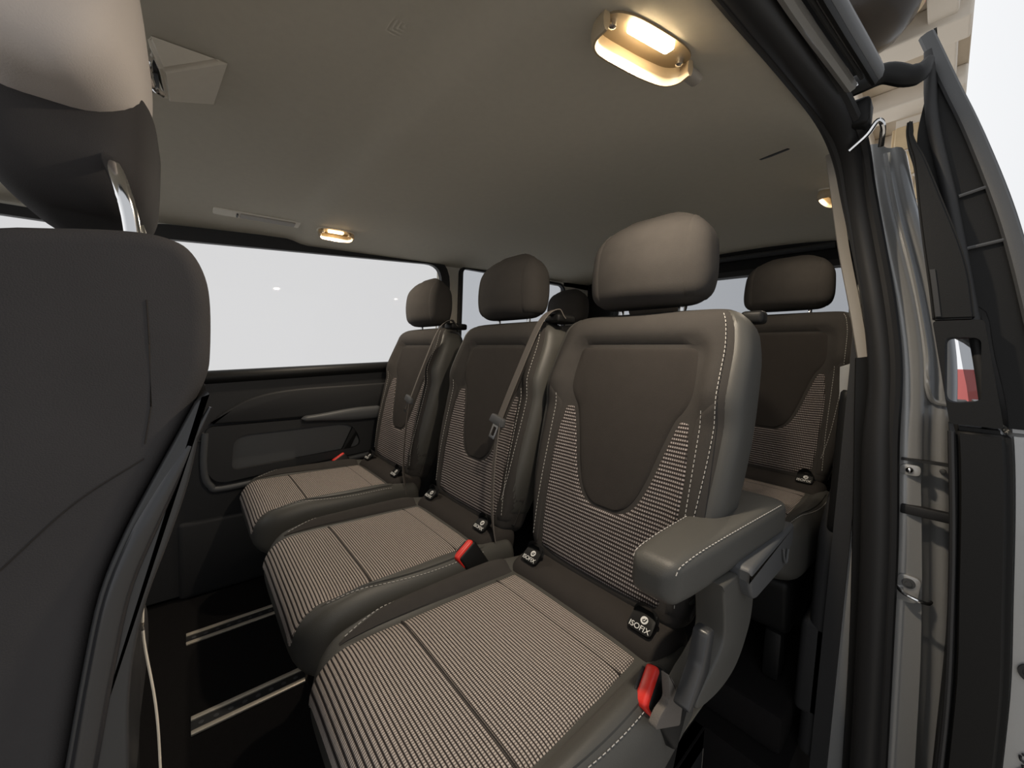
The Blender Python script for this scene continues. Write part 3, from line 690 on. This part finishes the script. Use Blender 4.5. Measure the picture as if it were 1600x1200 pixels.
    bm = NB(); box(bm, -.0140, -.0095, -.022, .018, .004, .0365, .002, 2, T); obj('tongue_slot', bm, 'rubber', bk)
    root['_dummy'] = 0; del root['_dummy']
    return root, B, C, H, P0, nb, ax
near, B, C, H, P0, nb, axb = build_seat('near second row seat beside the door with stitched armrest')
mid = copy_tree(near); mid.location = (.022, Y0, 0); mid['label'] = 'middle second row seat between the near armrest seat and far window seat'
far = copy_tree(near); far.location = (-.545, Y0, 0); far['label'] = 'far second row seat beside the large white side window'
for i, (x, lab) in enumerate(((.552, 'third row seat in front of the rear window, behind the armrest seat'), (.02, 'middle third row seat hidden behind the near second row seat'), (-.56, 'third row seat by the far rear side window, only its headrest showing'))):
    t = copy_tree(near); t.location = (x, 1.10, .10); t['label'] = lab
    for ch in [k for k in bpy.data.objects if k.parent == t and k.name.startswith('buckle')]: ch.location.x = -.445
for ch in [k for k in bpy.data.objects if k.parent == far and k.name.startswith('buckle')]: ch.location.x = -.445
# --- armrest of the near seat
ar = Pillow((.205, .345, .640), (1, 0, 0), (0, 0, 1), (.075, 1, .06), .40, lambda s: interp([(0, .068), (.06, .080), (.40, .100)], s), lambda s: interp([(0, .062), (.10, .072), (.40, .07)], s), .022, .03, 4.5)
a_ = ar.body('armrest', 'leatherette', near, 48, 24)
for sg in (-1, 1): stitches('stitching', [ar.on(sg*(.032+.012*i/60), .012+.35*i/60, .0012) for i in range(61)], a_)
bm = NB(); prism(bm, rquad([(.52, .605), (.55, .565), (.74, .560), (.79, .60), (.79, .64), (.52, .63)], .02, 5), .215, .285, 'x', .006, 3); obj('armrest_shell', bm, 'plastic_grey', near)
bm = NB(); tube(bm, cr([(.287, .70, .61), (.288, .712, .585), (.288, .728, .575), (.288, .735, .60)], 5), .0022, 6); obj('shell_ring', bm, 'plastic_grey', near)
# recliner cover beneath the armrest
bm = NB(); prism(bm, [tuple(p) for p in cr([(.455, .62), (.474, .56), (.476, .52), (.445, .50), (.405, .488), (.385, .475), (.40, .458), (.48, .440), (.55, .445), (.60, .485), (.614, .53), (.605, .61)], 5)], .222, .268, 'x', .004, 3); obj('recliner_cover', bm, 'leatherette', near)
bm = NB(); prism(bm, rquad([(.398, .575), (.422, .572), (.414, .51), (.362, .480), (.345, .488), (.385, .53)], .008, 4), .250, .272, 'x', .003, 2); obj('recliner_lever', bm, 'shell_plastic', near)
bm = NB(); prism(bm, rquad([(.345, .525), (.362, .505), (.402, .455), (.396, .415), (.315, .462), (.330, .475), (.356, .478)], .007, 4), .232, .244, 'x', .0015, 2); obj('buckle_flap', bm, 'webbing', near)
# --- belts of the far and middle seats
def belt(root, xtop, lab):
    f = lambda x, s, off: Vector((x, 0, 0))+Vector((0, .64-Y0, .48))+axb*s+nb*off
    p = cr([f(xtop, .615, -.03), f(xtop-.004, .628, .0), f(xtop-.016, .58, .034), f(xtop-.05, .43, .046), f(xtop-.08, .30, .050)], 8)
    bm = NB(); ribbon(bm, p, .046, .0022, (1, -.45, 0)); w = obj('belt_webbing', bm, 'webbing', root)
    q = cr([f(xtop-.080, .285, .050), f(xtop-.066, .16, .045), f(xtop-.045, .03, .03), f(xtop-.03, -.06, .0)], 8)
    bm = NB(); ribbon(bm, q, .046, .0022, (1, -.6, 0)); obj('belt_webbing', bm, 'webbing', root)
    T = Matrix.Translation(f(xtop-.082, .285, .054)) @ Matrix.Rotation(-TB, 4, 'X') @ Matrix.Rotation(R(12), 4, 'Y')
    bm = NB(); prism(bm, rquad([(-.031, -.006), (.031, -.006), (.027, .020), (-.027, .020)], .007, 4), -.008, .006, 'y', .003)
    for v in bm.verts: v.co = T @ v.co
    tg_ = obj('belt_tongue', bm, 'plastic_grey', root)
    bm = NB(); ringframe(bm, rquad([(-.007, -.038), (.007, -.038), (.007, -.012), (-.007, -.012)], .003, 3), rquad([(-.013, -.046), (.013, -.046), (.013, -.004), (-.013, -.004)], .004, 3), lambda p_, s: T @ Vector((p_[0], -.002 if s == 0 else .001, p_[1])))
    obj('tongue_blade', bm, 'chrome', tg_)
    bm = NB(); box(bm, xtop-.040, xtop+.018, .625, .700, 1.058, 1.082, .008, 3); obj('belt_guide', bm, 'plastic', root)
belt(mid, .222, ''); belt(far, .235, '')
bm = NB(); box(bm, .180, .222, .70, .735, 1.04, 1.066, .008, 3); obj('belt_guide', bm, 'plastic', near)

# ================================================================== FRONT SEAT
fs = empty('front_seat', (.29, -.1, 0), 'dark front seat backrest with chrome headrest post at left edge', 'car seat')
def pf(bm, name, m, par=None, sm=True):
    o = obj(name, bm, m, par or fs, sm); o.location = (-.29, .1, 0) if not par else (0, 0, 0); return o
rear = [(-.095, .50), (-.082, .58), (-.075, .625), (-.064, .70), (-.054, .757), (-.040, .80), (-.024, .838), (-.009, .872), (.004, .902), (.0125, .925), (.0150, .945), (.0155, .985), (.0125, 1.010), (.004, 1.029), (-.008, 1.037)]
prof = [tuple(p) for p in cr([(-.20, .42), (-.13, .44)]+rear+[(-.03, 1.0385), (-.07, 1.031), (-.105, 1.02), (-.145, .985), (-.165, .88), (-.205, .66), (-.235, .48)], 4)]
bm = NB(); prism(bm, prof, .045, .55, 'x', .013, 6); bb = pf(bm, 'backrest', 'front_fabric')
bm = NB(); tube(bm, [(.5499, -.024, .985), (.5499, -.023, .95), (.5499, -.023, .90), (.5499, -.027, .87)], .0006, 6); obj('seam', bm, 'fabric_panel', bb)
bm = NB(); tube(bm, cr([(.5502, -.028, .858), (.5504, -.065, .83), (.5502, -.10, .79)], 5), .0006, 6); obj('seam', bm, 'fabric_panel', bb)
so = [(.0120, .912), (.0085, .888), (-.001, .835), (-.014, .788), (-.028, .742), (-.036, .70), (-.040, .655), (-.041, .60), (-.045, .52), (-.06, .42)]
inn = [(-.118, .42), (-.095, .50), (-.082, .58), (-.075, .625), (-.064, .70), (-.054, .757), (-.040, .80), (-.024, .838), (-.009, .872), (.004, .902)]
bm = NB(); prism(bm, [tuple(p) for p in cr(so, 4)]+[tuple(p) for p in cr(inn, 4)], .455, .556, 'x', .003, 3); pf(bm, 'back_shell', 'shell_plastic')
bm = NB(); tube(bm, [(.553, y+.010, z-.004) for y, z in [tuple(p)[:2] for p in cr(inn, 5)]], .009, 10, .007, (1, 0, 0), rads=[min(1, .12+(45-i)/16) for i in range(46)]); pf(bm, 'shell_bead', 'shell_gloss')
# lower seat parts: pedestal, cushion, side trim
Cf = Pillow((.29, -.06, .44), (1, 0, 0), (0, 0, 1), (0, -1, 0), .56, lambda s: .52, lambda s: .15, .04, .06, 4, lambda x, s: .03*sst(.16, .22, abs(x)))
o = Cf.body('cushion', 'front_fabric', fs); o.location = (-.29, .1, 0)
bm = NB(); box(bm, .06, .53, -.55, -.075, 0, .38, .02, 3); pf(bm, 'pedestal', 'trim_dark')
bm = NB(); prism(bm, rquad([(-.30, .46), (-.050, .60), (-.034, .56), (-.030, .30), (-.06, .22), (-.30, .30)], .02, 4), .525, .552, 'x', .008, 3); pf(bm, 'side_trim', 'plastic')
bm = NB(); tube(bm, cr([(.545, -.031, .737), (.545, -.031, .703), (.545, -.025, .642), (.545, -.023, .581), (.545, -.022, .45)], 5), .0010, 6); pf(bm, 'edge_strip', 'alu')
# headrest: lamplight put into the pale cap colour, shaded underside as a dark body
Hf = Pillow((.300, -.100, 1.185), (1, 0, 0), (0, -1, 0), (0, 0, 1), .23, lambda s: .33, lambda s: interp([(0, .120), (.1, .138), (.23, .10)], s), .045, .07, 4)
h_ = Hf.body('headrest', 'lamplit_fabric', fs, 56, 22); h_.location = (-.29, .1, 0)
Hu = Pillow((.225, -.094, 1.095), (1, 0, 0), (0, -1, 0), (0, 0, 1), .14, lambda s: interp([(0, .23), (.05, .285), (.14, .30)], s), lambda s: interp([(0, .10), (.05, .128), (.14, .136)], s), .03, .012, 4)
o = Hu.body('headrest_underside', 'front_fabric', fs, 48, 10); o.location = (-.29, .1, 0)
for x in (.405, .245):
    bm = NB(); tube(bm, cr([(x, -.038, 1.0), (x, -.042, 1.07), (x-.002, -.048, 1.105), (x-.014, -.055, 1.130), (x-.045, -.062, 1.148)], 5), .0068, 12); pf(bm, 'headrest_post', 'chrome')

# ================================================================== CEILING FITTINGS
def nrm_c(x, y):
    e = .01; return Vector((-(zc(x+e, y)-zc(x-e, y))/(2*e), -(zc(x, y+e)-zc(x, y-e))/(2*e), 1)).normalized()
def fr_c(x, y, yaw):
    n = -nrm_c(x, y); t = Vector((sin(yaw), cos(yaw), 0)); t = (t-n*t.dot(n)).normalized(); s = t.cross(n)
    return Matrix(((s.x, t.x, n.x, x), (s.y, t.y, n.y, y), (s.z, t.z, n.z, zc(x, y)), (0, 0, 0, 1)))
def oval(L, Wd, p=3, n=36):
    return [(Wd/2*math.copysign(abs(cos(2*pi*k/n))**(2/p), cos(2*pi*k/n)), L/2*math.copysign(abs(sin(2*pi*k/n))**(2/p), sin(2*pi*k/n))) for k in range(n)]
def cabin_lamp(x, y, yaw, L, Wd, label, power, lens, hook=False, hot=1):
    t = empty('cabin_lamp', (0, 0, 0), label, 'lamp', 'interior courtesy lamps on the headliner'); t.matrix_world = fr_c(x, y, yaw)
    if not hook:
        bm = NB(); ringframe(bm, oval(L*.94, Wd*.92), oval(L*1.08, Wd*1.12), lambda p, s: (p[0], p[1], .003 if s == 0 else -.002)); bevall(bm, .002); obj('bezel', bm, 'headliner', t)
    # scoop: a curved wall hanging below the headliner on the inboard long side
    pth = cr([(-.16*Wd, -.47*L, .010), (.16*Wd, -.46*L, .013), (.36*Wd, -.36*L, .015), (.40*Wd, -.1*L, .016), (.40*Wd, .16*L, .016), (.34*Wd, .38*L, .015), (.12*Wd, .47*L, .013), (-.16*Wd, .47*L, .010)], 6)
    bm = NB(); tube(bm, pth, .006, 10, .014, (0, 0, 1)); obj('reflector_scoop', bm, 'lamp_scoop', t)
    bm = NB(); prism(bm, oval(L*.9, Wd*.82), -.001, .003, 'z'); obj('base_plate', bm, 'lamp_housing', t)
    bm = NB(); prism(bm, rquad([(-.34*Wd, -L*.26), (-Wd*.10, -L*.26), (-Wd*.10, L*.18), (-.34*Wd, L*.18)], .004, 4), .003, .011, 'z', .002); obj('lens', bm, lens, t)
    for s in (-1, 1):
        bm = NB(); lathe(bm, [(.006, .003), (.006, .010), (.003, .012), (0, .012)], 12, Matrix.Translation((-.05*Wd, s*L*.38, 0))); obj('switch', bm, 'chrome', t)
    if hook:
        bm = NB(); tube(bm, [(0, L*.45, .010), (.003, L*.66, .012)], .012, 12, .009); obj('pivot_cap', bm, 'beige_trim', t)
    area('lamp_light', (-.2*Wd, -.03*L, .018), (pi, 0, 0), .035, power*3.6, (1, .86, .68), t)
    return t
cabin_lamp(.642, .520, R(12), .185, .075, 'large bright lamp with scoop at the top near the door opening', 1.9, 'lamp_lens_hot', True)
cabin_lamp(-.662, .454, R(0), .130, .060, 'small warm lamp above the large side window', 1.3, 'lamp_lens')
cabin_lamp(.715, 1.48, R(4), .13, .06, 'small warm lamp beside the rear end of the door seal', .35, 'lamp_lens')
# air vent / label plate beside the far lamp
v = empty('ceiling_vent', (0, 0, 0), 'flat rectangular vent plate beside the lamp above the window', 'vent'); v.matrix_world = fr_c(-.692, .230, 0)
bm = NB(); prism(bm, rquad([(-.026, -.16), (.026, -.16), (.026, .115), (-.026, .115)], .012, 5), -.002, .004, 'z', .002); obj('surround', bm, 'headliner', v)
bm = NB(); prism(bm, rquad([(-.017, -.085), (.017, -.085), (.017, .085), (-.017, .085)], .004, 3), .003, .007, 'z', .0012); obj('plate', bm, 'beige_trim', v)
bm = NB(); box(bm, -.012, .012, -.096, -.091, .003, .009, .001); obj('latch', bm, 'plastic_grey', v)
# belt outlet / coat hook recess in the headliner
hk = empty('coat_hook', (0, 0, 0), 'black hook in a flared headliner pocket beside the front headrest', 'hook'); hk.matrix_world = fr_c(.02, .0, R(0))
bm = NB()
wv = [bm.verts.new(c) for c in ((-.088, -.045, -.002), (.086, -.032, -.002), (.082, .052, -.002), (-.092, .066, -.002), (-.052, -.030, .036), (.048, -.026, .036))]
for q_ in ((0, 4, 3), (3, 4, 5, 2), (2, 5, 1), (0, 1, 5, 4), (0, 3, 2, 1)): bm.faces.new([wv[i] for i in q_])
bevall(bm, .006, .5, 3); obj('pocket_hood', bm, 'headliner', hk)
bm = NB(); prism(bm, rquad([(-.044, .004), (.046, .004), (.036, .030), (-.036, .030)], .006, 3), -.040, -.034, 'y'); obj('pocket_mouth', bm, 'rubber', hk)
bm = NB(); tube(bm, cr([(-.052, -.036, .004), (-.050, -.046, .030), (-.030, -.042, .052), (-.020, -.030, .056)], 5), .005, 8); obj('hook_lip', bm, 'chrome', hk)
bm = NB(); tube(bm, cr([(.03, -.042, .008), (.028, -.048, .03), (.0, -.050, .046), (-.04, -.046, .034)], 5), .006, 8); obj('hook', bm, 'plastic', hk)
bm = NB(); ribbon(bm, [(-.02, 0, .0005), (.03, 0, .0015), (.06, 0, .0005)], .006, .003, (0, 1, 0))
tb = obj('headliner_clip', bm, 'rubber'); tb.matrix_world = fr_c(.680, 1.06, R(30)); tag(tb, 'small dark clip in the headliner near the door seal', 'clip')

# ================================================================== OUTSIDE
bm = NB(); box(bm, -1.6, 7, -4, 30, -.56, -.50); struct(obj('floor', bm, 'ground', None, False), 'pale garage floor outside the van', 'ground')
cp = empty('ceiling', (0, 3.6, 2.95), 'ribbed tan concrete garage ceiling above the open door', 'ceiling', kind='structure')
def pc(bm, name, m): o = obj(name, bm, m, cp, False); o.location = (0, -3.6, -2.95); return o
bm = NB(); box(bm, -.9, .93, 2.5, 6.6, 3.10, 3.25); pc(bm, 'slab', 'concrete')
for y in (2.55, 3.3, 4.05, 4.8, 5.55, 6.3):
    bm = NB(); box(bm, -.9, .93, y, y+.22, 2.96, 3.10, .01); pc(bm, 'beam', 'concrete_pale')
for x in (-.2, .35, .82):
    bm = NB(); box(bm, x-.06, x+.06, 2.5, 6.6, 3.0, 3.10, .01); pc(bm, 'cross_beam', 'concrete_pale')
# tan block pillar
bp_ = empty('brick_pillar', (.72, 4.4, -.5), 'tan block pillar seen through the gap beside the door', 'pillar', kind='structure')
bm = NB(); box(bm, -.135, .135, -.135, .135, 0, 3.45); obj('mortar_core', bm, 'concrete_pale', bp_, False)
me_ = None
for i in range(17):
    for k in range(2):
        for a in range(4):
            if me_ is None:
                bm = NB(); box(bm, -.064, .064, -.012, .012, -.09, .09, .006, 1); b0 = obj('brick', bm, 'brick_tan', bp_); me_ = b0.data
            else:
                b0 = bpy.data.objects.new('brick', me_); COL.objects.link(b0); b0.parent = bp_
            v_ = Matrix.Rotation(a*pi/2, 3, 'Z') @ Vector(((k-.5)*.137, -.14, 0)); b0.location = (v_.x, v_.y, .10+.2*i); b0.rotation_euler.z = a*pi/2
# domed mirror under the garage ceiling
dm = empty('ceiling_dome', (.50, 2.95, 2.98), 'dark glossy dome with yellow sticker under the garage ceiling', 'dome')
bm = NB(); lathe(bm, [(0, -.20), (.10, -.185), (.19, -.135), (.245, -.06), (.26, 0), (.26, .02), (0, .02)], 36); obj('dome', bm, 'dome_black', dm)
bm = NB(); lathe(bm, [(.262, -.012), (.275, -.010), (.275, .025), (.262, .025)], 36); obj('rim', bm, 'chrome', dm)
bm = NB(); prism(bm, rquad([(-.07, -.02), (.0, -.035), (.07, .02), (.0, .03)], .01, 3), -.003, .003, 'y')
o = obj('sticker', bm, 'yellow', dm); o.location = (-.03, -.19, -.135); o.rotation_euler = (R(-52), 0, 0)
# far garage things seen through the door grip
bm = NB(); box(bm, 1.06, 1.5, 9.0, 9.1, -.5, 1.07, .01); tag(obj('red_partition', bm, 'red_wall'), 'red partition glimpsed through the door grip opening', 'partition')
bm = NB(); box(bm, .98, 1.05, 8.0, 8.08, -.5, 2.2, .01); tag(obj('white_post', bm, 'concrete_pale'), 'white post glimpsed through the door grip opening', 'post')
bm = NB(); box(bm, .80, 1.0, 7.0, 7.3, -.5, .72, .01); tag(obj('cardboard_carton', bm, 'cardboard'), 'brown carton glimpsed low in the door grip opening', 'box')
